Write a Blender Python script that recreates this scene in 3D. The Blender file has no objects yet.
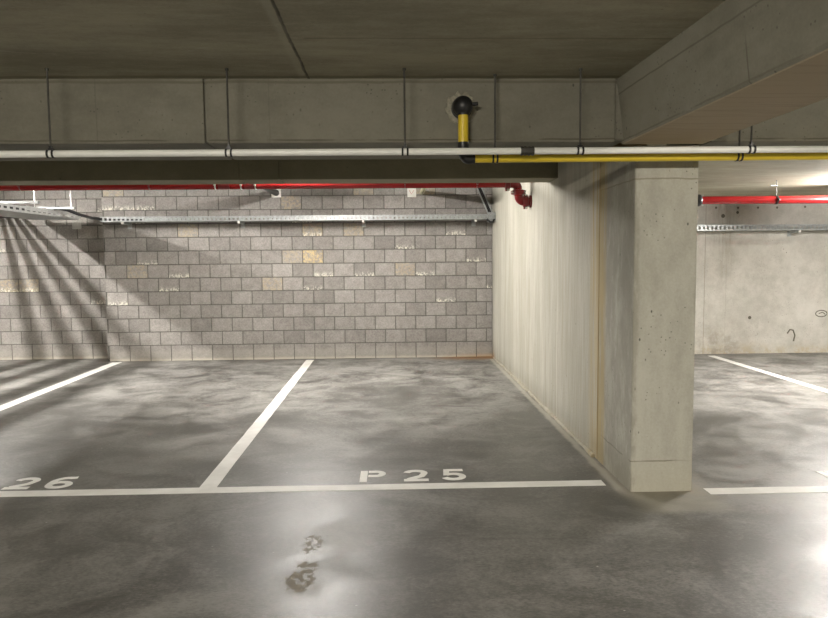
import bpy, bmesh, math, random
from mathutils import Vector, Matrix
random.seed(25)
scene = bpy.context.scene
COL = scene.collection

# ------------------------------------------------------------------ node helper
class NT:
    def __init__(s, name):
        s.m = bpy.data.materials.new(name); s.m.use_nodes = True
        s.t = s.m.node_tree; s.n = s.t.nodes; s.l = s.t.links
        s.n.clear()
        s.out = s.n.new('ShaderNodeOutputMaterial')
        s.b = s.n.new('ShaderNodeBsdfPrincipled')
        s.l.new(s.b.outputs[0], s.out.inputs[0])
        s.tc = s.n.new('ShaderNodeTexCoord')
        s.P = s.tc.outputs['Object']
        sp = s.n.new('ShaderNodeSeparateXYZ'); s.l.new(s.P, sp.inputs[0])
        s.x, s.y, s.z = sp.outputs
    def put(s, sock, v):
        if isinstance(v, bpy.types.NodeSocket): s.l.new(v, sock)
        elif isinstance(v, tuple) and sock.type == 'RGBA' and len(v) == 3: sock.default_value = v + (1,)
        else: sock.default_value = v
    def math(s, op, a, b=0.0, c=0.0, clamp=False):
        n = s.n.new('ShaderNodeMath'); n.operation = op; n.use_clamp = clamp
        s.put(n.inputs[0], a); s.put(n.inputs[1], b); s.put(n.inputs[2], c)
        return n.outputs[0]
    def mul(s, a, b): return s.math('MULTIPLY', a, b)
    def add(s, a, b): return s.math('ADD', a, b)
    def sub(s, a, b): return s.math('SUBTRACT', a, b)
    def mx(s, a, b): return s.math('MAXIMUM', a, b)
    def step(s, v, lo, hi):          # smooth 0..1 as v goes lo..hi (hi may be below lo)
        n = s.n.new('ShaderNodeMapRange'); n.interpolation_type = 'SMOOTHSTEP'
        inv = hi < lo
        s.put(n.inputs['Value'], v)
        n.inputs['From Min'].default_value = min(lo, hi); n.inputs['From Max'].default_value = max(lo, hi)
        n.inputs['To Min'].default_value = 1.0 if inv else 0.0; n.inputs['To Max'].default_value = 0.0 if inv else 1.0
        return n.outputs[0]
    def line(s, v, c, w, soft=None): # band of half width w round c
        d = s.math('ABSOLUTE', s.sub(v, c))
        return s.step(d, w + (soft if soft else w * .6), w * .5)
    def box(s, v, a, b, e): return s.mul(s.step(v, a - e, a + e), s.step(v, b + e, b - e))
    def map(s, scale, loc=(0, 0, 0)):
        n = s.n.new('ShaderNodeMapping'); s.l.new(s.P, n.inputs[0])
        n.inputs['Scale'].default_value = scale; n.inputs['Location'].default_value = loc
        return n.outputs[0]
    def noise(s, scale, detail=4, rough=.55, sc=(1, 1, 1), loc=(0, 0, 0), dist=0.0):
        n = s.n.new('ShaderNodeTexNoise'); s.l.new(s.map(sc, loc), n.inputs['Vector'])
        n.inputs['Scale'].default_value = scale; n.inputs['Detail'].default_value = detail
        n.inputs['Roughness'].default_value = rough; n.inputs['Distortion'].default_value = dist
        return n.outputs['Fac']
    def voro(s, scale, sc=(1, 1, 1), loc=(0, 0, 0)):
        n = s.n.new('ShaderNodeTexVoronoi'); s.l.new(s.map(sc, loc), n.inputs['Vector'])
        n.inputs['Scale'].default_value = scale
        return n.outputs['Distance']
    def mix(s, a, b, f):
        n = s.n.new('ShaderNodeMix'); n.data_type = 'RGBA'
        s.put(n.inputs['Factor'], f); s.put(n.inputs['A'], a) if False else s.put(n.inputs[6], a); s.put(n.inputs[7], b)
        return n.outputs[2]
    def scalec(s, c, f):
        n = s.n.new('ShaderNodeVectorMath'); n.operation = 'SCALE'
        s.put(n.inputs[0], c); s.put(n.inputs['Scale'], f)
        return n.outputs[0]
    def bump(s, h, strength=.3, dist=.01, prev=None):
        n = s.n.new('ShaderNodeBump'); n.inputs['Strength'].default_value = strength; n.inputs['Distance'].default_value = dist
        s.put(n.inputs['Height'], h)
        if prev: s.l.new(prev, n.inputs['Normal'])
        return n.outputs[0]
    def done(s, col, rough=.7, normal=None, metal=0.0, spec=.5):
        s.put(s.b.inputs['Base Color'], col); s.put(s.b.inputs['Roughness'], rough)
        s.b.inputs['Metallic'].default_value = metal; s.b.inputs['Specular IOR Level'].default_value = spec
        if normal: s.l.new(normal, s.b.inputs['Normal'])
        return s.m

def flat(name, col, rough=.5, metal=0.0, var=.12, nscale=14, bump=.0, spec=.5):
    k = NT(name)
    f = k.step(k.noise(nscale, 4), .3, .7)
    c = k.mix(tuple(v * (1 - var) for v in col), tuple(min(1, v * (1 + var)) for v in col), f)
    nb = k.bump(k.noise(nscale * 6, 3), bump, .004) if bump else None
    return k.done(c, rough, nb, metal, spec)

def emit(name, col, strength):
    m = bpy.data.materials.new(name); m.use_nodes = True; t = m.node_tree; t.nodes.clear()
    o = t.nodes.new('ShaderNodeOutputMaterial'); e = t.nodes.new('ShaderNodeEmission')
    e.inputs[0].default_value = col + (1,); e.inputs[1].default_value = strength
    t.links.new(e.outputs[0], o.inputs[0]); return m

def concrete(name, dark, light, grain=(1, 1, 1), marks=(), pores=.5, rough=.75, big=1.1, spread=(.36, .66), bump=.25):
    """cast concrete: cloudy tone along `grain`, fine speckle, air holes; marks = list of fn(k)->(mask, colour)"""
    k = NT(name)
    n1 = k.noise(big, 6, .6, grain, dist=.4)
    n2 = k.noise(9, 5, .65, grain, (3, 1, 7))
    n3 = k.noise(70, 3, .6)
    f = k.add(k.add(k.mul(n1, .55), k.mul(n2, .3)), k.mul(n3, .15))
    c = k.mix(dark, light, k.step(f, *spread))
    hole = k.mul(k.step(k.voro(11, (1, 1, .6), (.3, .1, .7)), .085, .03), k.step(k.noise(2.3, 2, loc=(5, 5, 5)), .5, .56))
    hole2 = k.mul(k.step(k.voro(30, loc=(2, 8, 1)), .17, .10), k.step(k.noise(3.1, 2, loc=(1, 9, 2)), .52, .6))
    h = k.mx(hole, k.mul(hole2, .7))
    c = k.mix(c, tuple(v * .35 for v in dark), k.mul(h, pores))
    hgt = k.sub(k.add(k.mul(n2, .5), k.mul(n3, .25)), k.mul(h, .8))
    for fn in marks:
        mk, col, dep = fn(k)
        c = k.mix(c, col, mk)
        if dep: hgt = k.sub(hgt, k.mul(mk, dep))
    return k.done(c, rough, k.bump(hgt, bump, .012), 0, .35)

# ------------------------------------------------------------------ mesh helpers
def link(name, me, mat, parent=None, smooth=False):
    o = bpy.data.objects.new(name, me); COL.objects.link(o)
    for m in (mat if isinstance(mat, (list, tuple)) else [mat]): me.materials.append(m)
    if parent: o.parent = parent; o.matrix_parent_inverse = Matrix.Translation(parent.location).inverted()
    if smooth:
        for p in me.polygons: p.use_smooth = True
    return o
def obj(name, bm, mat, parent=None, smooth=None):
    bmesh.ops.recalc_face_normals(bm, faces=bm.faces)
    me = bpy.data.meshes.new(name); bm.to_mesh(me); bm.free()
    o = link(name, me, mat, parent)
    if smooth is not None:
        me.polygons.foreach_set('use_smooth', [True] * len(me.polygons))
        me.set_sharp_from_angle(angle=math.radians(smooth))
    return o
def bx(bm, x0, x1, y0, y1, z0, z1, bev=0, mi=0):
    v = [bm.verts.new(p) for p in ((x0, y0, z0), (x1, y0, z0), (x1, y1, z0), (x0, y1, z0), (x0, y0, z1), (x1, y0, z1), (x1, y1, z1), (x0, y1, z1))]
    F = [bm.faces.new([v[i] for i in q]) for q in ((0, 3, 2, 1), (4, 5, 6, 7), (0, 1, 5, 4), (1, 2, 6, 5), (2, 3, 7, 6), (3, 0, 4, 7))]
    for f in F: f.material_index = mi
    if bev:
        es = list({e for f in F for e in f.edges})
        bmesh.ops.bevel(bm, geom=es, offset=bev, segments=2, affect='EDGES', profile=.5)
    return F
def tube(bm, pts, r, seg=16, caps=True):
    """round tube through pts; r is a number or one radius per point"""
    pts = [Vector(p) for p in pts]; n = len(pts); rr = r if isinstance(r, (list, tuple)) else [r] * n
    rings = []; up = None
    for i, p in enumerate(pts):
        t = (pts[min(i + 1, n - 1)] - pts[max(i - 1, 0)])
        if i and i < n - 1: t = (pts[i + 1] - p).normalized() + (p - pts[i - 1]).normalized()
        if t.length < 1e-9: t = pts[min(i + 2, n - 1)] - pts[max(i - 2, 0)]
        t.normalize()
        if up is None: up = Vector((0, 0, 1)) if abs(t.z) < .9 else Vector((1, 0, 0))
        a = t.cross(up).normalized(); b = a.cross(t).normalized(); up = b
        rings.append([bm.verts.new(p + (a * math.cos(2 * math.pi * j / seg) + b * math.sin(2 * math.pi * j / seg)) * rr[i]) for j in range(seg)])
    for A, B in zip(rings, rings[1:]):
        for j in range(seg): bm.faces.new((A[j], A[(j + 1) % seg], B[(j + 1) % seg], B[j]))
    if caps:
        bm.faces.new(rings[0][::-1]); bm.faces.new(rings[-1])
def bend(a, c, b, k=6):
    """quarter-ish arc from a to b whose corner is c"""
    a, c, b = Vector(a), Vector(c), Vector(b); out = []
    for i in range(k + 1):
        t = i / k; out.append(a * (1 - t) ** 2 + c * 2 * t * (1 - t) + b * t * t)
    return out
def strip(bm, x0, x1, y, r0, r1, z0, axis='x'): pass
def empty(name, loc, label, cat, group=None):
    o = bpy.data.objects.new(name, None); COL.objects.link(o); o.location = loc; o.empty_display_size = .1
    tag(o, label, cat, group); return o
def tag(o, label, cat, group=None):
    o['label'] = label; o['category'] = cat
    if group: o['group'] = group
    return o
def struct(o, label=None, cat=None):
    o['kind'] = 'structure'
    if label: o['label'] = label
    if cat: o['category'] = cat
    return o

# ------------------------------------------------------------------ key measures (metres)
CAM = (0, 0, 1.5)
ZC, ZB = 2.55, 2.18            # aisle slab, underside of front beam
YB, YB2 = 4.08, 4.76           # front beam faces
YW, YR = 10.2, 10.53           # block wall, set-back wall
XW0, XW1 = 1.5, 1.9            # dividing wall / pillar

# ------------------------------------------------------------------ materials
WARM = (.40, .375, .315); WARML = (.56, .53, .46)
def seam(axis, c, w, col=(.09, .085, .065), amt=.85, dep=1.2, wob=.012):
    def fn(k):
        v = {'x': k.x, 'y': k.y, 'z': k.z}[axis]
        v = k.add(v, k.mul(k.sub(k.noise(7, 3), .5), wob))
        return k.mul(k.line(v, c, w), amt), col, dep
    return fn

M_ceiling = concrete('slab_concrete', (.25, .232, .17), (.41, .38, .285), (.5, 1.6, 1), [
    seam('x', -.478, .007, (.04, .036, .025), .95, 2, .02),
    lambda k: (k.mul(k.line(k.add(k.x, k.mul(k.noise(9, 3), .03)), -.485, .022), .3), (.5, .47, .38), 0),
    lambda k: (k.mul(k.mul(k.line(k.add(k.y, k.mul(k.noise(5, 3), .03)), 3.36, .007), k.step(k.x, -.42, -.40)), .5), (.14, .125, .09), .6),
    lambda k: (k.mul(k.line(k.add(k.y, k.mul(k.noise(6, 4), .05)), 4.065, .025), .55), (.13, .12, .085), 0),
    lambda k: (k.mul(k.mul(k.step(k.noise(3, 8, .72, (.6, 1.5, 1), (4, 2, 0), .8), .58, .70), k.step(k.y, 6, 4)), .28), (.55, .52, .42), .0),
], .3, .8)
M_beam = concrete('beam_concrete', (.14, .133, .104), (.205, .195, .156), (.7, 1, 1.2), [  # same concrete as the pillar, weak lamplight put in as a darker colour
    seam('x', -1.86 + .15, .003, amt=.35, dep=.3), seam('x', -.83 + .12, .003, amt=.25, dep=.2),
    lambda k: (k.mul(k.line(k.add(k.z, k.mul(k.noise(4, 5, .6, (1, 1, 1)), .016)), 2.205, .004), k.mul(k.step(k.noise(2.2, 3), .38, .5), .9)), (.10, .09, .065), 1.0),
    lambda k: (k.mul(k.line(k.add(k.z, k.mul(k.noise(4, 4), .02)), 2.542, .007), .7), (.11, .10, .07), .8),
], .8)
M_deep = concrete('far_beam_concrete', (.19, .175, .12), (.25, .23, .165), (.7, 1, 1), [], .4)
M_side = concrete('side_beam_concrete', (.20, .19, .152), (.29, .277, .228), (1, .6, 1.2), [
    lambda k: (k.mul(k.line(k.add(k.z, k.add(k.mul(k.y, .0), k.mul(k.noise(5, 4), .012))), 2.47, .004), .7), (.14, .13, .10), .8),
    lambda k: (k.mul(k.line(k.add(k.z, k.mul(k.noise(4, 4), .016)), 2.205, .004), k.mul(k.step(k.noise(3, 3), .4, .5), .75)), (.17, .155, .12), .8),
    lambda k: (k.mul(k.mul(k.line(k.y, 2.74, .004), k.step(k.z, 2.42, 2.3)), .7), (.13, .12, .09), .8),
    lambda k: (k.mul(k.step(k.z, 2.186, 2.181), .9), (.47, .38, .26), 0),  # tan underside, its bounced floor light painted in as a paler tone
    lambda k: (k.mul(k.mul(k.step(k.z, 2.186, 2.181), k.step(k.noise(5, 6, .7, (.3, 5, 1)), .5, .68)), .55), (.30, .235, .16), .2),
], .8)
M_pillar = concrete('pillar_concrete', (.29, .282, .24), (.42, .41, .36), (1.2, 1.2, .5), [
    lambda k: (k.mul(k.step(k.z, .30, 0), .35), (.40, .37, .29), 0),
    lambda k: (k.mul(k.line(k.add(k.z, k.mul(k.noise(6, 4, .6), .03)), .20 + .015, .004), k.mul(k.step(k.noise(3, 2), .4, .5), .8)), (.16, .145, .11), .8),
    lambda k: (k.mul(k.line(k.add(k.z, k.mul(k.noise(8, 4), .02)), 1.983, .004), .75), (.2, .18, .13), .8),
    lambda k: (k.mul(k.mul(k.line(k.add(k.x, k.mul(k.noise(11, 5, .7), .025)), 1.525, .012, .02), k.step(k.noise(7, 4, .7, (1, 1, .4)), .38, .55)), .55), (.21, .20, .16), .5),
    lambda k: (k.mul(k.mul(k.step(k.z, 1.96, 2.18), k.step(k.noise(18, 4, .6, (1, 1, .12)), .52, .66)), .5), (.36, .31, .2), 0),
    # straw coloured run-off on the side face along the joint with the wall
    lambda k: (k.mul(k.mul(k.line(k.y, 4.83, .07, .06), k.step(k.x, 1.52, 1.505)), k.mul(k.step(k.noise(6, 5, .6, (1, 4, .15)), .26, .55), .8)), (.36, .28, .13), 0),
], 1.0, .7)
M_wall = concrete('board_marked_wall_concrete', (.33, .318, .262), (.485, .47, .41), (1, 2.6, .35), [
    seam('y', 7.36, .006, (.66, .64, .57), .6, -.6, .01), seam('y', 6.98, .004, (.28, .26, .2), .6, .5),
    seam('y', 6.15, .006, (.66, .64, .57), .6, -.6, .01), seam('y', 6.11, .004, (.3, .28, .22), .45, .5),
    seam('y', 8.9, .004, (.45, .43, .36), .4, .4), seam('y', 9.4, .004, (.45, .43, .36), .4, .4),
    seam('y', 4.905, .007, (.30, .20, .09), .9, 1.2, .008),
    lambda k: (k.mul(k.line(k.y, 4.99, .10, .08), k.mul(k.step(k.noise(6, 5, .6, (1, 4, .15)), .34, .60), .8)), (.40, .31, .15), 0),
    lambda k: (k.mul(k.step(k.noise(5, 6, .65, (1, 5, .12), (2, 2, 2)), .50, .66), .5), (.31, .288, .22), 0),
    lambda k: (k.mul(k.step(k.add(k.z, k.mul(k.noise(6, 4), .12)), .16, .02), .45), (.47, .42, .31), 0),
    lambda k: (k.mul(k.mul(k.step(k.y, 9.75, 10.15), k.step(k.add(k.z, k.mul(k.noise(9, 4), .2)), .26, .05)), .85), (.36, .17, .06), 0),
], .8)
M_rwall = concrete('end_wall_concrete', (.39, .376, .335), (.56, .545, .50), (.8, 1, .7), [
    seam('x', 4.72, .006, (.25, .23, .19), .6, .6), seam('x', 5.05, .003, (.3, .28, .23), .4, .3),
    lambda k: (k.mul(k.mul(k.line(k.add(k.x, k.mul(k.noise(4, 3), .1)), 5.05, .12, .15), k.step(k.z, .9, 1.9)), k.mul(k.step(k.noise(7, 5, .6, (2, 1, .15)), .42, .66), .55)), (.24, .2, .14), 0),
    lambda k: (k.mul(k.step(k.add(k.z, k.mul(k.noise(5, 5), .3)), .36, .12), k.mul(k.step(k.noise(8, 6, .7), .36, .6), .75)), (.40, .33, .21), .2),
    lambda k: (k.mul(k.mul(k.line(k.x, 4.95, .25, .3), k.step(k.z, .7, .1)), k.mul(k.step(k.noise(5, 6, .7), .42, .62), .7)), (.26, .235, .19), 0),
], 1.0)
M_shell = concrete('far_shell_concrete', (.38, .36, .30), (.48, .46, .39), (1, 1, 1), [], .4)
M_ink = flat('dark_mark', (.12, .11, .085), .8)

def block_mat(name):
    k = NT(name)
    a = k.n.new('ShaderNodeAttribute'); a.attribute_name = 'tone'; tone = a.outputs['Fac']
    sp = k.noise(48, 4, .75); sp2 = k.noise(9, 4, .6)
    c = k.mix((.172, .161, .150), (.345, .326, .306), tone)
    c = k.scalec(c, k.add(.12, k.mul(k.add(k.mul(sp, .66), k.mul(sp2, .34)), 1.80)))
    grit = k.step(k.voro(85), .22, .12)
    c = k.mix(c, (.12, .112, .10), k.mul(k.mul(grit, k.step(k.noise(30, 2), .45, .6)), .6))
    a2 = k.n.new('ShaderNodeAttribute'); a2.attribute_name = 'salt'
    # lime bloom low on some blocks
    low = k.n.new('ShaderNodeAttribute'); low.attribute_name = 'low'
    bl = k.mul(k.mul(a2.outputs['Fac'], k.step(low.outputs['Fac'], .45, .02)), k.step(k.noise(38, 4, .7, (1, 1, .7)), .46, .6))
    c = k.mix(c, (.80, .77, .66), k.mul(bl, .8))
    a3 = k.n.new('ShaderNodeAttribute'); a3.attribute_name = 'tan'
    c = k.mix(c, (.62, .47, .24), k.mul(a3.outputs['Fac'], k.step(k.noise(28, 5, .7), .40, .62)))
    base = k.mul(k.step(k.add(k.z, k.mul(k.noise(5, 4), .05)), .22, .14), .3)
    c = k.mix(c, (.42, .395, .345), base)
    c = k.mix(c, (.52, .48, .40), k.mul(k.step(k.add(k.z, k.mul(k.noise(6, 4), .05)), .075, .03), .75))
    rust = k.mul(k.mul(k.step(k.x, .7, 1.45), k.step(k.add(k.z, k.mul(k.noise(7, 4), .06)), .11, .04)), .45)
    c = k.mix(c, (.36, .2, .08), rust)
    h = k.sub(k.mul(sp, .5), k.mul(grit, .6))
    return k.done(c, .88, k.bump(h, .45, .008), 0, .25)
M_block = block_mat('split_face_block')
M_mortar = flat('grey_mortar', (.105, .10, .088), .9, var=.2, nscale=30, bump=.3)

def floor_mat():
    k = NT('power_floated_concrete')
    n1 = k.noise(.75, 7, .62, (.7, 1, 1), dist=.8); n2 = k.noise(2.8, 8, .68, (.9, .9, 1), (7, 3, 0), .7); n3 = k.noise(26, 6, .72); n5 = k.noise(90, 3, .7, (.5, 1, 1))
    n4 = k.noise(1.5, 7, .7, (.7, 1.0, 1), (1, 12, 0), 1.5)
    f = k.add(k.add(k.mul(n1, .34), k.mul(n2, .40)), k.add(k.mul(n3, .22), k.mul(k.sub(n5, .5), .22)))
    c = k.mix((.062, .060, .053), (.200, .194, .178), k.step(f, .40, .60))
    # dim aisle light put into the colour: bays paler and rougher; pale trowel sweeps
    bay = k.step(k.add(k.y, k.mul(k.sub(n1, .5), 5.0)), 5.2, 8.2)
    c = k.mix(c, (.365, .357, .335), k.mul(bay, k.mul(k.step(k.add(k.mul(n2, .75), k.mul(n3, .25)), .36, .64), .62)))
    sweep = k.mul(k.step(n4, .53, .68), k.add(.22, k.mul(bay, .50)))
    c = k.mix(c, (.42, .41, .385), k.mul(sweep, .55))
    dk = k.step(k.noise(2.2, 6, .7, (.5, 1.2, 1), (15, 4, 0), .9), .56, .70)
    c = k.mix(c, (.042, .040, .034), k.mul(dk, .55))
    scr = k.step(k.noise(9, 4, .75, (.12, 2.2, 1), (2, 6, 0), 1.2), .66, .76)
    c = k.mix(c, (.40, .39, .36), k.mul(scr, .30))
    # dark flecks
    fl = k.mul(k.step(k.voro(2.6, (1, 1.6, 1), (.7, .2, 0)), .035, .018), 1.0)
    c = k.mix(c, (.03, .028, .024), k.mul(fl, .85))
    wd = k.mul(k.step(k.voro(7, (1, 1.4, 1), (3.7, 1.2, 0)), .06, .03), k.step(k.noise(1.3, 3, loc=(8, 2, 0)), .52, .58))
    c = k.mix(c, (.50, .49, .46), k.mul(wd, .7))
    # cement skirt round the pillar foot
    dx = k.math('MAXIMUM', k.sub(1.5, k.x), k.sub(k.x, 1.9)); dy = k.math('MAXIMUM', k.sub(4.19, k.y), k.sub(k.y, 4.6))
    d = k.math('MAXIMUM', k.math('MAXIMUM', dx, dy), 0.0)
    skirt = k.mul(k.step(k.add(d, k.mul(k.sub(k.noise(6, 5, .65), .5), .30)), .20, .0), k.step(k.x, 1.30, 1.50))
    c = k.mix(c, (.30, .275, .215), k.mul(skirt, .75))
    pad = k.mul(k.box(k.x, 1.5, 2.0, .1), k.box(k.y, 3.84, 4.1, .06))
    c = k.mix(c, (.30, .28, .225), k.mul(pad, .6))
    # lime line along the dividing wall, tracked cement
    ll = k.mul(k.line(k.add(k.x, k.mul(k.noise(7, 4), .05)), 1.475, .018, .03), k.step(k.y, 4.1, 4.3))
    c = k.mix(c, (.48, .455, .38), k.mul(ll, .6))
    # rust in the far corner
    ru = k.mul(k.mul(k.step(k.add(k.x, k.mul(k.noise(3, 4), .5)), .6, 1.35), k.step(k.add(k.y, k.mul(k.noise(4, 4), .3)), 10.0, 10.22)), k.step(k.x, 1.56, 1.5))
    c = k.mix(c, (.27, .13, .04), k.mul(ru, .95))
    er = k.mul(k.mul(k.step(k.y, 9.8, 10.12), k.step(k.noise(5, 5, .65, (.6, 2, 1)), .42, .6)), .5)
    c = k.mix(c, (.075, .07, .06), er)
    # flaked sealer patch
    def blob(cx, cy, rx, ry):
        ax = k.math('DIVIDE', k.sub(k.x, cx), rx); ay = k.math('DIVIDE', k.sub(k.y, cy), ry)
        return k.step(k.math('SQRT', k.add(k.mul(ax, ax), k.mul(ay, ay))), 1.0, .45)
    b = k.mx(k.mx(blob(-.452, 3.09, .085, .13), blob(-.43, 3.23, .06, .08)), k.mul(blob(-.44, 3.50, .07, .15), .45))
    flake = k.mul(k.step(k.add(k.noise(34, 2, .5, (1, .8, 1)), k.mul(b, .14)), .565, .60), k.step(b, .08, .16))
    pt = k.mul(k.mx(blob(2.13, 3.05, .14, .1), blob(2.25, 2.95, .12, .1)), k.step(k.noise(38, 4, .7), .55, .63))
    flake = k.mx(flake, k.mul(pt, .8))
    c = k.mix(c, (.25, .222, .182), k.mul(flake, .9))
    r = k.add(.33, k.add(k.mul(k.step(n2, .36, .64), .13), k.add(k.mul(k.step(n3, .3, .7), .06), k.mul(bay, .16))))
    r = k.add(r, k.mul(flake, .28)); r = k.add(r, k.mul(skirt, .3))
    h = k.add(k.mul(n2, .16), k.mul(n3, .30))
    hb = k.sub(h, k.mul(flake, .25))
    return k.done(c, r, k.bump(hb, .25, .02), 0, .75)
M_floor = floor_mat()

def paint_mat():
    k = NT('white_road_paint')
    w = k.noise(60, 4, .7); w2 = k.noise(3.5, 5, .65)
    c = k.mix((.70, .69, .655), (.84, .83, .80), k.step(w2, .3, .7))
    c = k.mix(c, (.40, .39, .36), k.mul(k.step(k.add(k.mul(w, .6), k.mul(w2, .4)), .62, .72), .35))
    return k.done(c, .5, k.bump(w, .2, .004))
M_paint = paint_mat()
M_white = flat('white_pvc', (.80, .80, .77), .35, var=.04)
def yellow_mat():
    k = NT('yellow_gas_paint')
    c = k.mix((.62, .45, .025), (.70, .53, .045), k.noise(8, 4))
    sc = k.step(k.noise(55, 4, .75, (.5, 1, 1)), .66, .72)
    c = k.mix(c, (.06, .05, .02), k.mul(sc, .7))
    return k.done(c, .35)
M_yellow = yellow_mat()
M_black = flat('black_coating', (.012, .012, .013), .4, var=.2)
M_red = flat('red_pipe_enamel', (.27, .009, .010), .26, var=.10, nscale=6)
M_reddk = flat('red_coupling_enamel', (.17, .007, .010), .3, var=.15)
M_galv = flat('galvanised_steel', (.40, .42, .42), .48, .6, .15, 22)
M_rail = flat('lamplit_galvanised_rail', (.62, .63, .62), .5, .25, .10, 22)  # paler copy of the galvanised steel, lamplight on the rails put into the colour
M_zinc = flat('zinc_bolt', (.68, .68, .66), .32, .8, .1, 22)
M_rod = flat('threaded_rod_steel', (.06, .057, .05), .6, .3, .15, 30)
M_plate = flat('white_plate', (.74, .72, .68), .5, var=.05)
M_pink = flat('faded_red_print', (.55, .25, .22), .6)
M_lampbody = flat('lamp_housing', (.75, .75, .73), .4, var=.03)
M_cable = flat('black_cable', (.02, .02, .022), .5)
M_ygrey = flat('pale_yellow_sleeve', (.55, .52, .34), .5)

# ------------------------------------------------------------------ setting
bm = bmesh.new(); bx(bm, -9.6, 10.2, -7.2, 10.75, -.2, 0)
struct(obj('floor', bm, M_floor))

bm = bmesh.new()
bx(bm, -9.6, 10.2, -7.2, YB, ZC, 2.85)
bx(bm, -9.6, XW0, YB, 10.75, 2.70, 2.85)
bx(bm, XW0 + .1, 10.2, YB2 - .3, 10.75, 2.31, 2.85); bx(bm, XW0 + .1, 10.2, YB, YB2 - .3, 2.50, 2.85)
struct(obj('ceiling', bm, M_ceiling))

def block_wall(name, x0, x1, y, zt, xj, face_h=.2, w=.305, zoff=.233, side=None):
    """mortar backing with every block standing 3 mm proud of it; xj = a head joint of the course whose foot is at zoff+7*.2"""
    bm = bmesh.new()
    tl = bm.loops.layers.float.new('tone') if False else bm.faces.layers.float.new('tone')
    sl = bm.faces.layers.float.new('salt'); tn = bm.faces.layers.float.new('tan')
    lw = bm.verts.layers.float.new('low')
    bx(bm, x0, x1, y, y + .19, 0, zt, 0, 1)
    g = .0052
    r = 0; z = zoff - .2
    while z < zt:
        off = xj + (0 if (r - 8) % 2 == 0 else w / 2)
        n0 = math.floor((x0 - off) / w) - 1; X = off + n0 * w
        za, zb_ = (.0 if r == 0 else z + g), min(z + face_h, zt) - g
        if zb_ - za > .02:
            while X < x1:
                a, b = max(X, x0) + (g if X > x0 else 0), min(X + w, x1) - (g if X + w < x1 else 0)
                if b - a > .02:
                    t = min(1, max(0, random.gauss(.5, .24)))
                    s_ = random.random() < .13 and .7 < z < 2.3; ta = .85 if (a < -1.19 < b and za < 1.53 < zb_) else (.28 if random.random() < .06 and z > 1.0 else 0.0)
                    d = .0045 + random.random() * .002
                    if r == 0: d = .003
                    c = .004
                    F = []
                    vo = [bm.verts.new(p) for p in ((a, y, za), (b, y, za), (b, y, zb_), (a, y, zb_))]
                    vi = [bm.verts.new(p) for p in ((a + c, y - d, za + c), (b - c, y - d, za + c), (b - c, y - d, zb_ - c), (a + c, y - d, zb_ - c))]
                    for q, v in enumerate(vo + vi): v[lw] = 0.0 if q % 4 < 2 else 1.0
                    F.append(bm.faces.new(vi))
                    for q in range(4): F.append(bm.faces.new((vo[q], vo[(q + 1) % 4], vi[(q + 1) % 4], vi[q])))
                    for f in F:
                        f[tl] = t * (.6 if r else .45) + (.2 if r else .3); f[sl] = 1.0 if s_ else 0.0; f[tn] = ta
                X += w
        z += face_h; r += 1
    # end face of the wall (return of the corner) in courses
    if side:
        for r in range(int(zt / .2) + 1):
            za, zb_ = max(zoff - .2 + r * .2, 0) + g, min(zoff + r * .2, zt) - g
            if zb_ - za < .03: continue
            F = bx(bm, x0 - .006, x0 + .01, y + .001, y + .33, za, zb_)
            t = random.uniform(.3, .7)
            for f in F: f[tl] = t
    return obj(name, bm, [M_block, M_mortar])
struct(block_wall('wall_back', -4.245, XW0, YW, 2.70, -1.485, side=True))
struct(block_wall('wall_back_left', -9.4, -4.245 + .02, YR, 2.70, -1.485 - .08))

# concrete end wall of the right-hand bay, with tie holes and two scribbles
bm = bmesh.new(); bx(bm, XW0, 10.2, 10.15, 10.4, 0, 2.36)
def disc(bm, x, y, z, r, mi=1, n=14):
    vs = [bm.verts.new((x + r * math.cos(2 * math.pi * i / n), y, z + r * math.sin(2 * math.pi * i / n))) for i in range(n)]
    bm.faces.new(vs).material_index = mi
def ribbon_xz(bm, pts, y, w, mi=1):
    n0 = len(bm.faces)
    tube(bm, [(p[0], y, p[1]) for p in pts], w, 6)
    bm.faces.ensure_lookup_table()
    for f in bm.faces[n0:]: f.material_index = mi
for hx in (4.87, 5.205, 5.51, 5.802, 6.231, 6.6): disc(bm, hx, 10.148, 2.215 + random.uniform(-.01, .01), .018)
disc(bm, 5.2, 10.148, 2.14, .022); disc(bm, 4.98, 10.148, 2.09, .03); disc(bm, 5.43, 10.148, .55, .026)
ribbon_xz(bm, [(6.02, .30), (6.06, .36), (6.11, .35), (6.14, .27), (6.12, .18)], 10.151, .012)
ribbon_xz(bm, [(6.54 + .09 * math.cos(t * .6), .60 + .05 * math.sin(t * .6)) for t in range(11)], 10.151, .008)
ribbon_xz(bm, [(6.50, .60), (6.56, .62), (6.60, .59)], 10.151, .007)
struct(obj('wall_back_right', bm, [M_rwall, M_ink]))

# dividing wall between the bays
bm = bmesh.new(); bx(bm, XW0, XW1 - .06, 4.905, 10.19, 0, 2.70)
bm2 = bm
# mortar ridge along its foot
pts = []
for i in range(60):
    yy = 4.95 + i * (10.1 - 4.95) / 59
    pts.append((XW0 - .004 - random.uniform(0, .008), yy, .006 + random.uniform(0, .01)))
tube(bm, pts, [random.uniform(.010, .020) for _ in pts], 8)
struct(obj('wall_divider', bm, M_wall))
bm = bmesh.new(); bx(bm, -9.6, -9.4, -7.0, 10.75, 0, 2.7); struct(obj('wall_left', bm, M_shell))
bm = bmesh.new(); bx(bm, 10.0, 10.2, -7.0, 10.75, 0, 2.5); struct(obj('wall_right', bm, M_shell))
bm = bmesh.new(); bx(bm, -9.6, 10.2, -7.2, -7.0, 0, 2.6); struct(obj('wall_front', bm, M_shell))

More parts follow.
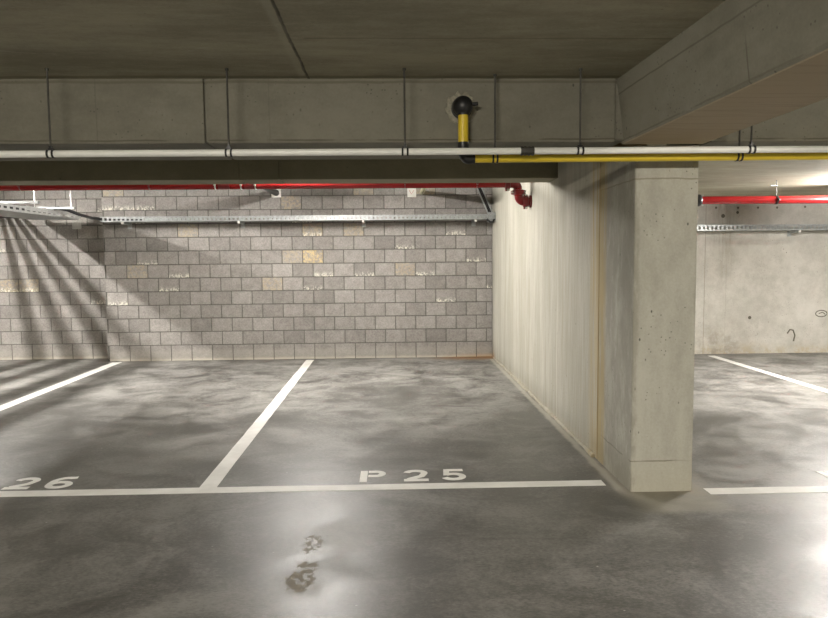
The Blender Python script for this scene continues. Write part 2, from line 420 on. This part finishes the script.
# pillar
bm = bmesh.new()
F = bx(bm, XW0, XW1, 4.19, 4.90, 0, ZB - .004)
es = [e for e in bm.edges if abs(e.verts[0].co.z - e.verts[1].co.z) > 1]
bmesh.ops.bevel(bm, geom=es, offset=.012, segments=2, affect='EDGES', profile=.5)
tag(obj('concrete_pillar', bm, M_pillar), 'pale square concrete pillar at the end of the dividing wall', 'pillar')

# front beam across the bays
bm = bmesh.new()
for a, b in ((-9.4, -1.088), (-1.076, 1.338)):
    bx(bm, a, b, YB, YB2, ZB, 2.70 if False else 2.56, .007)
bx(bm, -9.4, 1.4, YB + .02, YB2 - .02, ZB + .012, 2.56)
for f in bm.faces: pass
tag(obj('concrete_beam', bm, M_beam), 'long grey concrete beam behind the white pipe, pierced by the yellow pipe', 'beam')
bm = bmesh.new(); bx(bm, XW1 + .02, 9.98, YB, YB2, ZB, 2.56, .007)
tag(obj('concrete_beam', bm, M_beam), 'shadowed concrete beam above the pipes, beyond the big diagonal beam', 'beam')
# deep beam behind it
bm = bmesh.new()
for a, b in ((-9.4, -1.36), (-1.35, -1.0), (-.99, XW0)):
    bx(bm, a, b, 6.15, 6.50, 2.205, 2.70, .006)
bx(bm, -9.4, XW0, 6.16, 6.49, 2.215, 2.70)
tag(obj('concrete_beam', bm, M_deep), 'dark low concrete beam above the red pipe, ending at the dividing wall', 'beam')
# big beam running towards the camera over the pillar
bm = bmesh.new()
rows = [(YB - .005 + .09, 1.345, 1.398, 1.913), (2.6, 1.398, 1.442, 1.915), (-1.0, 1.53, 1.535, 1.93), (-6.98, 1.6, 1.6, 1.95)]
R_ = []
for (yy, xt, xb, xr) in rows:
    R_.append([bm.verts.new(p) for p in ((xt, yy, 2.56), (xb, yy, ZB + .012), (xb + .014, yy, ZB), (xr - .01, yy, ZB), (xr, yy, ZB + .01), (xr, yy, 2.56))])
for A, B in zip(R_, R_[1:]):
    for j in range(6): bm.faces.new((A[j], A[(j + 1) % 6], B[(j + 1) % 6], B[j]))
bm.faces.new(R_[0]); bm.faces.new(R_[-1][::-1])
tag(obj('concrete_beam', bm, M_side), 'big diagonal concrete beam resting on the pillar and running overhead', 'beam')

# ------------------------------------------------------------------ floor paint
def painted(name, rings, parent=None):
    """each ring = left edge points, then right edge points reversed; laid as a thin film of quads"""
    bm = bmesh.new()
    for q, ring in enumerate(rings):
        n = len(ring) // 2; L, Rr = ring[:n], ring[n:][::-1]; zt = .0022 + .0003 * q
        t = [[bm.verts.new((x, y, z)) for x, y in e] for e in (L, Rr) for z in (zt, .0006)]
        lt, lb, rt, rb = t
        for i in range(n - 1):
            bm.faces.new((lt[i], lt[i + 1], rt[i + 1], rt[i])); bm.faces.new((lb[i], rb[i], rb[i + 1], lb[i + 1]))
            bm.faces.new((lt[i], lb[i], lb[i + 1], lt[i + 1])); bm.faces.new((rt[i], rt[i + 1], rb[i + 1], rb[i]))
        for i in (0, n - 1): bm.faces.new((lt[i], rt[i], rb[i], lb[i]))
    return obj(name, bm, M_paint, parent)
def wavy(a, b, w, n=30, amp=.0025):
    """long painted stripe from a to b, width w to its right, with slightly uneven edges"""
    a, b = Vector(a), Vector(b); d = (b - a).normalized(); nrm = Vector((d.y, -d.x)); L = []; Rr = []
    for i in range(n + 1):
        p = a.lerp(b, i / n)
        L.append(tuple(p + nrm * random.uniform(-amp, amp))); Rr.append(tuple(p + nrm * (w + random.uniform(-amp, amp))))
    return L + Rr[::-1]
tag(painted('painted_line', [wavy((-6.9, 4.437), (1.385, 4.428), .108)]), 'long white line across the mouths of bays 26 and 25', 'floor line')
tag(painted('painted_line', [wavy((-1.288, 4.43), (-1.293, 10.08), .112)]), 'white line running back to the block wall between bays 25 and 26', 'floor line')
tag(painted('painted_line', [wavy((-4.07, 4.43), (-4.15, 10.1), .14)]), 'white line bounding bay 26, ending at the step in the block wall', 'floor line')
tag(painted('painted_line', [wavy((1.988, 4.229), (9.0, 4.20), .112)]), 'white line starting beside the pillar foot, across the mouth of the bay beyond', 'floor line')
tag(painted('painted_line', [wavy((4.705, 4.23), (4.702, 9.96), .115)]), 'white line running back to the plain concrete end wall', 'floor line')

def stroke(pts, w):
    """closed outline of a flat stroke along pts with mitred corners"""
    pts = [Vector(p) for p in pts]; L, Rr = [], []
    for i, p in enumerate(pts):
        d0 = (p - pts[i - 1]).normalized() if i else None
        d1 = (pts[i + 1] - p).normalized() if i < len(pts) - 1 else None
        d0 = d0 or d1; d1 = d1 or d0
        n0 = Vector((-d0.y, d0.x)); n1 = Vector((-d1.y, d1.x)); m = (n0 + n1).normalized()
        s = w / 2 / max(.5, m.dot(n0))
        L.append(tuple(p + m * s)); Rr.append(tuple(p - m * s))
    return L + Rr[::-1]
def arc(cx, cy, rx, ry, a0, a1, n=14):
    return [(cx + rx * math.cos(math.radians(a0 + (a1 - a0) * i / n)), cy + ry * math.sin(math.radians(a0 + (a1 - a0) * i / n))) for i in range(n + 1)]
W, H = .170, .24; T = .046
GL = {   # stencil glyphs in a W x H box
    'P': [stroke([(T / 2 + .002, 0), (T / 2 + .002, H)], T + .004),
          stroke([(.056, H - T / 2), (.105, H - T / 2)] + arc(.108, H - .068, .046, .047, 90, -90, 12) + [(.105, H - .115), (.056, H - .115)], T)],
    '2': [stroke(arc(.085, H - .070, .062, .050, 172, -20, 14) + [(.125, .105), (.035, T * .9)], T),
          stroke([(.003, T / 2), (W, T / 2)], T)],
    '5': [stroke([(W - .008, H - T / 2), (.045, H - T / 2)], T), stroke([(.048, H - .004), (.038, .105)], T * .9),
          stroke([(.036, .118)] + arc(.085, .078, .064, .057, 112, -160, 20), T)],
    '6': [stroke([(.150, H - .020)] + arc(.098, .128, .078, .090, 75, 170, 10) + [(.021, .085)], T),
          stroke(arc(.088, .073, .064, .053, 180, -180, 26), T)],
}
def glyph(ch, name, x, y, parent):
    k = painted(name, [[(x + a, y + b) for a, b in ring] for ring in GL[ch]], parent); return k
e = empty('bay_number', (.1, 4.48, 0), 'white stencilled number P 25 painted beside the white line', 'bay number')
glyph('P', 'painted_letter', -.238, 4.478, e); glyph('2', 'painted_digit', .060, 4.480, e); glyph('5', 'painted_digit', .318, 4.484, e)
e = empty('bay_number', (-2.4, 4.47, 0), 'white stencilled number 26 painted in the neighbouring bay', 'bay number')
glyph('2', 'painted_digit', -2.600, 4.468, e); glyph('6', 'painted_digit', -2.345, 4.470, e)
e = empty('bay_number', (2.95, 4.3, 0), 'corner of a white stencilled letter in the bay beyond the pillar', 'bay number')
glyph('P', 'painted_letter', 2.915, 4.285, e)

# ------------------------------------------------------------------ white pipe
def wz(x): return 2.0935 + .0022 * x
wp = empty('white_pipe', (0, 3.86, wz(0)), 'thin white plastic pipe hung on rods in front of the concrete beam', 'pipe')
bm = bmesh.new(); tube(bm, [(-9.3, 3.86, wz(-9.3)), (9.8, 3.86, wz(9.8))], .0192, 20); obj('pipe_tube', bm, M_white, wp, 40)
def ring_clamp(bm, x, y, z, r, w=.012, gap=.022, ears=True):
    for s in (-1, 1):
        tube(bm, [(x + s * gap - w / 2, y, z), (x + s * gap + w / 2, y, z)], r + .005, 18)
    if ears:
        bx(bm, x - gap, x + gap, y - .006, y + .006, z + r, z + r + .010)
        bx(bm, x - .006, x + .006, y - .010, y + .010, z + r + .002, z + r + .024)
def hang(parent, x, y, z, r, ztop, mat=M_black, gap=.014, rod=.0055, yo=0):
    bm = bmesh.new(); ring_clamp(bm, x, y, z, r, .010, gap); c = obj('pipe_clamp', bm, mat, parent, 40)
    bm = bmesh.new(); tube(bm, [(x, y + yo, z + r + .008), (x, y + yo, ztop)], rod, 8)
    tube(bm, [(x, y + yo, ztop - .012), (x, y + yo, ztop - .001)], .010, 8)
    obj('hanger_rod', bm, M_rod, c, 40)
for x in (-1.872, -.899, .078, 1.065, 2.046): hang(wp, x, 3.86, wz(x), .0192, ZC)
bm = bmesh.new(); tube(bm, [(.728, 3.86, wz(.7)), (.802, 3.86, wz(.7))], .0225, 20)
for s in (-.032, -.011, .011, .032): tube(bm, [(.765 + s - .005, 3.86, wz(.7)), (.765 + s + .005, 3.86, wz(.7))], .0265, 20)
bx(bm, .732, .798, 3.830, 3.842, wz(.7) - .012, wz(.7) + .012, .002)
obj('pipe_coupling', bm, M_rod, wp, 40)

# ------------------------------------------------------------------ yellow gas pipe
def yz(x): return 2.0725 + .004 * (x - .6)
YG = 3.985; XV = .418
yp = empty('yellow_pipe', (.418, YG, 2.07), 'yellow pipe with black elbows coming out of the concrete beam and running past the pillar', 'pipe')
bm = bmesh.new(); tube(bm, [(.47, YG, yz(.47)), (9.8, YG, yz(9.8))], .0245, 20); obj('pipe_tube', bm, M_yellow, yp, 40)
bm = bmesh.new(); tube(bm, [(XV, YG, 2.14), (XV, YG, 2.33)], .0295, 20); obj('riser_tube', bm, M_yellow, yp, 40)
bm = bmesh.new()
z0 = yz(.5)
tube(bm, [(XV, YG, 2.165), (XV, YG, 2.14)] + bend((XV, YG, 2.135), (XV, YG, z0), (.452, YG, z0), 8) + [(.460, YG, z0), (.485, YG, z0)],
     [.0335, .0335] + [.0325] * 9 + [.032, .030], 20)
obj('elbow', bm, M_black, yp, 40)
bm = bmesh.new()
tube(bm, [(XV, YG, 2.318), (XV, YG, 2.335)] + bend((XV, YG, 2.34), (XV, YG, 2.375), (XV, YG + .05, 2.378), 6) + [(XV, YB + .05, 2.378)],
     [.034, .036] + [.043, .049, .054, .057, .059, .060, .060] + [.058], 24)
bmesh.ops.create_uvsphere(bm, u_segments=24, v_segments=14, radius=.058, matrix=Matrix.Translation((XV, YG + .005, 2.372)))
tube(bm, [(XV + .045, YG - .01, 2.378), (XV + .085, YG - .012, 2.382)], .011, 10)
tube(bm, [(XV, YB - .018, 2.375), (XV, YB - .001, 2.375)], .062, 24)
obj('wall_elbow', bm, M_black, yp, 50)
bm = bmesh.new()      # mortar patch round the penetration
ring = [(XV + (.085 + random.uniform(-.012, .014)) * math.cos(i * math.pi / 14), 2.378 + (.088 + random.uniform(-.012, .012)) * math.sin(i * math.pi / 14)) for i in range(28)]
a = [bm.verts.new((x, YB - .004, z)) for x, z in ring]; b = [bm.verts.new((XV + (x - XV) * 1.1, YB + .002, 2.378 + (z - 2.378) * 1.1)) for x, z in ring]
bm.faces.new(a)
for i in range(28): bm.faces.new((a[i], a[(i + 1) % 28], b[(i + 1) % 28], b[i]))
obj('mortar_patch', bm, flat('patch_mortar', (.27, .255, .20), .9, var=.3, nscale=40, bump=.5), yp)
for x, zt in ((.602, ZC), (2.039, ZC)): hang(yp, x, YG, yz(x), .0245, zt, gap=.012, yo=-.005)

# ------------------------------------------------------------------ red sprinkler main
YP = 7.35; ZL, ZR = 2.289, 2.096; RR = .0435
rp = empty('red_pipe', (0, YP, ZL), 'red fire sprinkler pipe under the low beam, stepping down and passing through the dividing wall', 'pipe')
bm = bmesh.new(); tube(bm, [(-9.3, YP, ZL - .01), (1.24, YP, ZL)], RR, 24); obj('pipe_tube', bm, M_red, rp, 40)
bm = bmesh.new()
tube(bm, [(1.22, YP, ZL), (1.27, YP, ZL)] + bend((1.285, YP, ZL), (1.352, YP, ZL), (1.358, YP, ZL - .055), 8), RR + .003, 24)
obj('elbow', bm, M_reddk, rp, 40)
bm = bmesh.new(); tube(bm, [(1.358, YP, ZL - .05), (1.366, YP, ZR + .06)], RR, 24); obj('drop_tube', bm, M_red, rp, 40)
bm = bmesh.new(); tube(bm, bend((1.366, YP, ZR + .065), (1.372, YP, ZR), (1.435, YP, ZR), 8) + [(1.45, YP, ZR)], RR + .003, 24); obj('elbow', bm, M_reddk, rp, 40)
bm = bmesh.new(); tube(bm, [(1.43, YP, ZR), (9.8, YP, ZR + .004)], RR, 24); obj('pipe_tube', bm, M_red, rp, 40)
def coupling(p, ax, name='grooved_coupling'):
    """two bolted half shells round a joint; ax = unit axis"""
    p, ax = Vector(p), Vector(ax).normalized(); bm = bmesh.new()
    tube(bm, [p - ax * .028, p - ax * .022, p + ax * .022, p + ax * .028], [RR + .008, RR + .017, RR + .017, RR + .008], 24)
    side = ax.cross(Vector((0, 1, 0))).normalized()
    for s in (-1, 1):
        q = p + side * s * (RR + .022)
        tube(bm, [q - ax * .020, q + ax * .020], .015, 10)
    c = obj(name, bm, M_reddk, rp, 40)
    for s in (-1, 1):
        q = p + side * s * (RR + .026); bm = bmesh.new()
        tube(bm, [q - Vector((0, .034, 0)), q + Vector((0, .034, 0))], .007, 8); tube(bm, [q - Vector((0, .040, 0)), q - Vector((0, .028, 0))], .012, 6)
        obj('bolt', bm, M_zinc, c, 40)
coupling((1.245, YP, ZL), (1, 0, 0)); coupling((1.362, YP, 2.195), (.05, 0, -1)); coupling((1.44, YP, ZR), (1, 0, 0)); coupling((XW1 + .03, YP, ZR), (1, 0, 0))
bm = bmesh.new(); tube(bm, [(1.482, YP, ZR), (1.501, YP, ZR)], .068, 24); obj('wall_flange', bm, M_reddk, rp, 40)
bm = bmesh.new(); tube(bm, [(3.28, YP, ZR), (3.30, YP, ZR), (3.335, YP, ZR), (3.355, YP, ZR)], [RR + .010, RR + .022, RR + .022, RR + .010], 24)
fl = obj('pipe_flange', bm, M_black, rp, 40)
for s in (-1, 1):
    bm = bmesh.new(); tube(bm, [(3.35, YP - .03, ZR + s * .052), (3.37, YP - .03, ZR + s * .052)], .011, 6); obj('bolt', bm, M_zinc, fl)
def pclamp(x, z, ztop, mat=M_galv, w=.016):
    bm = bmesh.new()
    tube(bm, [(x - w, YP, z), (x + w, YP, z)], RR + .005, 24)
    bx(bm, x - .009, x + .009, YP - RR - .022, YP - RR + .004, z - .014, z + .014, .003)
    c = obj('pipe_clamp', bm, mat, rp, 40)
    bm = bmesh.new(); tube(bm, [(x, YP, z + RR), (x, YP, ztop)], .005, 8); obj('hanger_rod', bm, M_rod, c, 40)
for x in (-3.891, -2.551, -1.862, -1.59, -1.44, .145, .918): pclamp(x, ZL, 2.70, M_zinc if x > -2 and x < 0 else M_reddk, .006)
pclamp(4.188, ZR, 2.31, M_black, .010); pclamp(6.2, ZR, 2.31, M_black, .010)
bm = bmesh.new()      # little horizontal arm above the clamp
bx(bm, 4.12, 4.196, YP - .01, YP + .01, 2.245, 2.256); obj('stay_bar', bm, M_galv, rp)
for x in (-1.86 + .03, -1.59 + .035): 
    bm = bmesh.new(); tube(bm, [(x, YP, ZL), (x + .12, YP, ZL)], RR + .004, 24); obj('grooved_coupling', bm, M_reddk, rp, 40)

# ------------------------------------------------------------------ cable trays
def slotted(bm, x0, x1, y, z0, z1, t=.002, pitch=.062, slot=.034, edge=.013):
    """upright strip along x with punched slots"""
    bx(bm, x0, x1, y, y + t, z0, z0 + edge); bx(bm, x0, x1, y, y + t, z1 - edge, z1)
    n = int((x1 - x0) / pitch); p = (x1 - x0) / n
    for i in range(n):
        a = x0 + i * p; bx(bm, a + slot, a + p, y, y + t, z0 + edge, z1 - edge)
def swapxy(bm, fn):
    b = bmesh.new(); fn(b)
    for v in b.verts: v.co = Vector((v.co.y, v.co.x, v.co.z))
    me = bpy.data.meshes.new('tmp'); b.to_mesh(me); b.free(); bm.from_mesh(me); bpy.data.meshes.remove(me)
def wall_tray(name, x0, x1, yf, yb, z0, z1, label, brk):
    e = empty(name, ((x0 + x1) / 2, yb, z0), label, 'cable tray')
    bm = bmesh.new(); slotted(bm, x0, x1, yf, z0, z1); bx(bm, x0, x1, yf - .002, yf + .012, z1 - .003, z1); obj('side_rail', bm, M_galv, e)
    bm = bmesh.new(); slotted(bm, x0, x1, yb - .014, z0, z1); obj('side_rail', bm, M_galv, e)
    bm = bmesh.new(); bx(bm, x0, x1, yf + .001, yb - .012, z0 - .002, z0); obj('tray_base', bm, M_galv, e)
    for x in brk:
        bm = bmesh.new(); bx(bm, x - .02, x + .02, yf + .02, yb, z0 - .036, z0 - .003, .003); bx(bm, x - .03, x + .03, yb - .008, yb - .001, z0 - .09, z0 + .05)
        b = obj('wall_bracket', bm, M_galv, e)
        bm = bmesh.new(); bx(bm, x - .018, x + .018, yf + .008, yf + .024, z0 - .034, z0 - .006, .004); obj('bracket_cap', bm, M_plate, b)
    return e
wall_tray('cable_tray', -4.16, 1.40, 9.9, 10.19, 2.055, 2.124, 'long galvanised slotted cable tray fixed along the grey block wall', (-3.85, -2.20, -.415, 1.22))
wall_tray('cable_tray', 1.86, 9.9, 9.86, 10.148, 1.862, 1.944, 'galvanised slotted cable tray fixed along the plain concrete end wall', (3.0, 6.0, 8.5))
# connector where the wall tray meets the dividing wall
e = empty('tray_joint', (1.45, 9.88, 2.03), 'galvanised end joint of the cable tray at the corner with the dividing wall', 'bracket')
bm = bmesh.new(); bx(bm, 1.40, 1.497, 9.86, 9.866, 2.02, 2.15, .002); bx(bm, 1.40, 1.497, 9.86, 10.1, 2.02, 2.026); obj('corner_plate', bm, M_galv, e)
for za, zb in ((2.105, 2.118), (2.055, 2.066)):
    bm = bmesh.new(); bx(bm, 1.42, 1.497, 9.80, 9.86, za, zb); obj('clip', bm, M_galv, e)
bm = bmesh.new(); tube(bm, [(1.37, 9.84, 2.05), (1.42, 9.84, 2.005), (1.46, 9.85, 2.01), (1.48, 9.87, 2.05)], .014, 8); obj('cable_loop', bm, M_cable, e)
# slanted riser from the tray up to the slab
e = empty('cable_riser', (1.42, 9.93, 2.12), 'slanted galvanised cable riser climbing from the tray end to the red pipe', 'cable tray')
def slant(bm, dx, w, y0, y1):
    p0, p1 = Vector((1.432 + dx, 0, 2.12)), Vector((1.19 + dx, 0, 2.68))
    for a, b in (((p0.x, p0.z), (p1.x, p1.z)),):
        v = [bm.verts.new(q) for q in ((a[0], y0, a[1]), (a[0] + w, y0, a[1]), (a[0] + w, y1, a[1]), (a[0], y1, a[1]), (b[0], y0, b[1]), (b[0] + w, y0, b[1]), (b[0] + w, y1, b[1]), (b[0], y1, b[1]))]
        for q in ((0, 3, 2, 1), (4, 5, 6, 7), (0, 1, 5, 4), (1, 2, 6, 5), (2, 3, 7, 6), (3, 0, 4, 7)): bm.faces.new([v[i] for i in q])
bm = bmesh.new(); slant(bm, -.03, .014, 9.90, 9.96); obj('side_rail', bm, M_galv, e)
bm = bmesh.new(); slant(bm, .035, .014, 9.90, 9.96); obj('side_rail', bm, M_galv, e)
bm = bmesh.new(); slant(bm, -.012, .022, 9.93, 9.955); slant(bm, .014, .018, 9.93, 9.955); obj('cable', bm, M_cable, e)

# broad tray running in depth at the far left
XT0, XT1 = -5.30, -4.65
e = empty('cable_tray', (-4.9, 8, 2.15), 'broad galvanised cable tray hanging over bay 26 and running to the recessed wall', 'cable tray')
Y0, Y1 = 5.4 + 1.12, 10.36
bm = bmesh.new(); bx(bm, XT0, XT1, Y0, Y1, 2.116, 2.119); obj('tray_base', bm, M_galv, e)
for nm, xx in (('side_rail', XT1 - .002), ('side_rail', XT0)):
    bm = bmesh.new(); swapxy(bm, lambda b: slotted(b, Y0, Y1, xx, 2.114, 2.198, .002, .13, .075, .028)); obj(nm, bm, M_rail, e)
bm = bmesh.new(); swapxy(bm, lambda b: slotted(b, 8.85, 10.36, XT1 + .012, 2.150, 2.205, .002, .13, .07, .02)); obj('splice_plate', bm, M_rail, e)
for yy in (7.15, 8.55, 9.5):
    bm = bmesh.new(); bx(bm, -6.25, -4.32, yy - .02, yy + .02, 2.206, 2.236, .003); c = obj('hanger_bar', bm, M_galv, e)
    for xx in (-6.1, -4.86, -4.37):
        bm = bmesh.new(); tube(bm, [(xx, yy, 2.2), (xx, yy, 2.70)], .007, 8); obj('hanger_rod', bm, M_zinc, c, 40)
# cables lying on the same hangers beside the tray: their shadows fan over the wall
for i, xx in enumerate((-5.575, -5.685, -5.79, -5.885)):
    bm = bmesh.new(); yy = Y0; pts = []
    while yy <= YR - .01: pts.append((xx, yy, 2.206 - .03)); yy += .5
    pts.append((xx, YR - .005, 2.176)); tube(bm, pts, .028, 12)
    tag(obj('electric_cable', bm, M_cable, None, 40),
        ('thick black cable running to the recessed wall, first beside the broad tray', 'thick black cable running to the recessed wall, second beside the broad tray',
         'thick black cable running to the recessed wall, third beside the broad tray', 'thick black cable running to the recessed wall, farthest from the broad tray')[i], 'cable', 'cables beside the broad tray')
# black cables drooping from the broad tray to the wall tray
bm = bmesh.new()
for i, (dx, dz) in enumerate(((0, 0), (-.045, 0), (-.012, .032))):
    tube(bm, [(-4.70 + dx, yy, 2.138 + dz + .003 * math.sin(yy * 3 + i)) for yy in (6.56, 7.2, 7.8, 8.4, 9.0, 9.3)] +
         [(-4.70 + dx * .8, 9.5, 2.19 + dz * .7), (-4.60 + dx * .5, 9.64, 2.225 + dz * .4), (-4.50, 9.72 + dx, 2.20 + dz * .3), (-4.40, 9.82 + dx, 2.15 + dz * .2), (-4.28, 9.95 + dx, 2.105 + dz * .2), (-4.12, 10.03 + dx, 2.085 + dz * .2), (-3.6, 10.06 + dx, 2.078)], .017, 8)
tag(obj('cable_bundle', bm, M_cable, None, 60), 'black cables drooping from the broad tray down to the block wall tray', 'cable')

# ------------------------------------------------------------------ small things high on the block wall
def conduit(x, z, r, mat, lab, plate):
    e = empty('drain_pipe' if plate else 'conduit', (x, YW, z), lab, 'pipe')
    bm = bmesh.new(); tube(bm, [(x, 8.85, z), (x, YW, z)], r, 16); obj('pipe_tube', bm, mat, e, 40)
    bm = bmesh.new(); bx(bm, x - .02, x + .02, 9.2, 9.225, z, 2.70); obj('hanger_strap', bm, M_galv, e)
    if plate:
        bm = bmesh.new(); bx(bm, x - .07, x + .07, YW - .014, YW - .007, z - .065, z + .06, .002); obj('wall_plate', bm, M_plate, e)
conduit(-1.70, 2.475, .046, M_black, 'black pipe end entering the block wall through a white square plate', True)
conduit(.45, 2.468, .032, M_ygrey, 'pale yellow pipe end entering the block wall beside the small white sign', False)
e = empty('wall_sign', (.30, YW, 2.41), 'small white sign with faded red print high on the block wall', 'sign')
bm = bmesh.new(); bx(bm, .235, .365, YW - .014, YW - .007, 2.40, 2.53, .002); obj('sign_plate', bm, M_plate, e)
bm = bmesh.new(); tube(bm, [(.265, YW - .0145, 2.50), (.295, YW - .0145, 2.445), (.33, YW - .0145, 2.50)], .005, 5); obj('printed_mark', bm, M_pink, e)
bm = bmesh.new(); bx(bm, -4.83, -4.70, YR - .03, YR - .006, 1.98, 2.09, .004)
tag(obj('junction_box', bm, flat('grey_box', (.42, .41, .38), .6)), 'small grey junction box on the recessed block wall below the broad tray', 'box')

# ------------------------------------------------------------------ lamps
E_bay = emit('lamp_diffuser', (1.0, .955, .905), 780.0)
E_left = emit('lamp_diffuser_bright', (1.0, .955, .905), 1450.0)
E_right = emit('lamp_diffuser_bright', (1.0, .955, .905), 1200.0)
E_aisle = emit('aisle_lamp_diffuser', (1.0, .935, .81), 1780.0)
def lamp(x, y, ztop, em, label, L=1.5, across=False, bare=False):
    e = empty('ceiling_lamp', (x, y, ztop), label, 'lamp')
    hw, hz = (.020, .038) if bare else (.045, .05)
    bm = bmesh.new(); bx(bm, x - hw, x + hw, y - L / 2, y + L / 2, ztop - hz, ztop - .001, .006); obj('housing', bm, M_lampbody, e)
    bm = bmesh.new()
    pr = [(x - .020, ztop - .05), (x - .019, ztop - .062), (x - .012, ztop - .072), (x + .012, ztop - .072), (x + .019, ztop - .062), (x + .020, ztop - .05)]
    if bare: pr = [(x + .024 * math.cos(q), ztop - .062 + .024 * math.sin(q)) for q in (math.radians(180 + 36 * i) for i in range(6))]; pr = [(x - .024, ztop - .04)] + pr[1:5] + [(x + .024, ztop - .04)]
    A = [bm.verts.new((px, y - L / 2 + .03, pz)) for px, pz in pr]; B = [bm.verts.new((px, y + L / 2 - .03, pz)) for px, pz in pr]
    for i in range(5): bm.faces.new((A[i], A[i + 1], B[i + 1], B[i]))
    bm.faces.new(A[::-1]); bm.faces.new(B); bm.faces.new((A[0], A[5], B[5], B[0]))
    obj('diffuser', bm, em, e)
    for s in (-1, 1):
        bm = bmesh.new(); bx(bm, x - .047, x + .047, y + s * L / 2 - .012, y + s * L / 2 + .012, ztop - .088, ztop - .001, .005); obj('end_cap', bm, M_lampbody, e)
    if across: e.rotation_euler.z = math.pi / 2
    return e
lamp(-.95, 7.85, 2.70, E_bay, 'strip lamp hidden above the red pipe over bays 25 and 26', L=1.7)
lamp(-5.98, 8.1, 2.70, E_left, 'strip lamp beyond the broad cable tray')
lamp(5.22, 7.1, 2.31, E_right, 'strip lamp over the bay beyond the pillar', L=1.2, bare=True)
lamp(-1.6, -2.4, ZC, E_aisle, 'strip lamp over the aisle, behind the viewer', across=True)
lamp(4.6, -2.4, ZC, E_aisle, 'strip lamp over the aisle beyond the big diagonal beam', across=True)

# ------------------------------------------------------------------ world, camera, view
w = bpy.data.worlds.new('garage_ambient'); w.use_nodes = True; scene.world = w
w.node_tree.nodes['Background'].inputs[0].default_value = (1, .95, .85, 1); w.node_tree.nodes['Background'].inputs[1].default_value = .02

cd = bpy.data.cameras.new('camera'); co = bpy.data.objects.new('camera', cd); COL.objects.link(co)
cd.sensor_width = 36; cd.lens = 36 * 680 / 828; cd.clip_start = .05
yaw, pit, rol = math.radians(1.79), math.radians(-4.288), math.radians(-.505)
f = Vector((math.sin(yaw) * math.cos(pit), math.cos(yaw) * math.cos(pit), math.sin(pit)))
r = Vector((math.cos(yaw), -math.sin(yaw), 0)); u = r.cross(f)
r2 = r * math.cos(rol) + u * math.sin(rol); u2 = u * math.cos(rol) - r * math.sin(rol)
m = Matrix((r2, u2, -f)).transposed().to_4x4(); m.translation = Vector(CAM); co.matrix_world = m
scene.camera = co
vs = scene.view_settings; vs.view_transform = 'Standard'; vs.look = 'None'; vs.gamma = 1.0; vs.use_curve_mapping = False; vs.exposure = 0.0
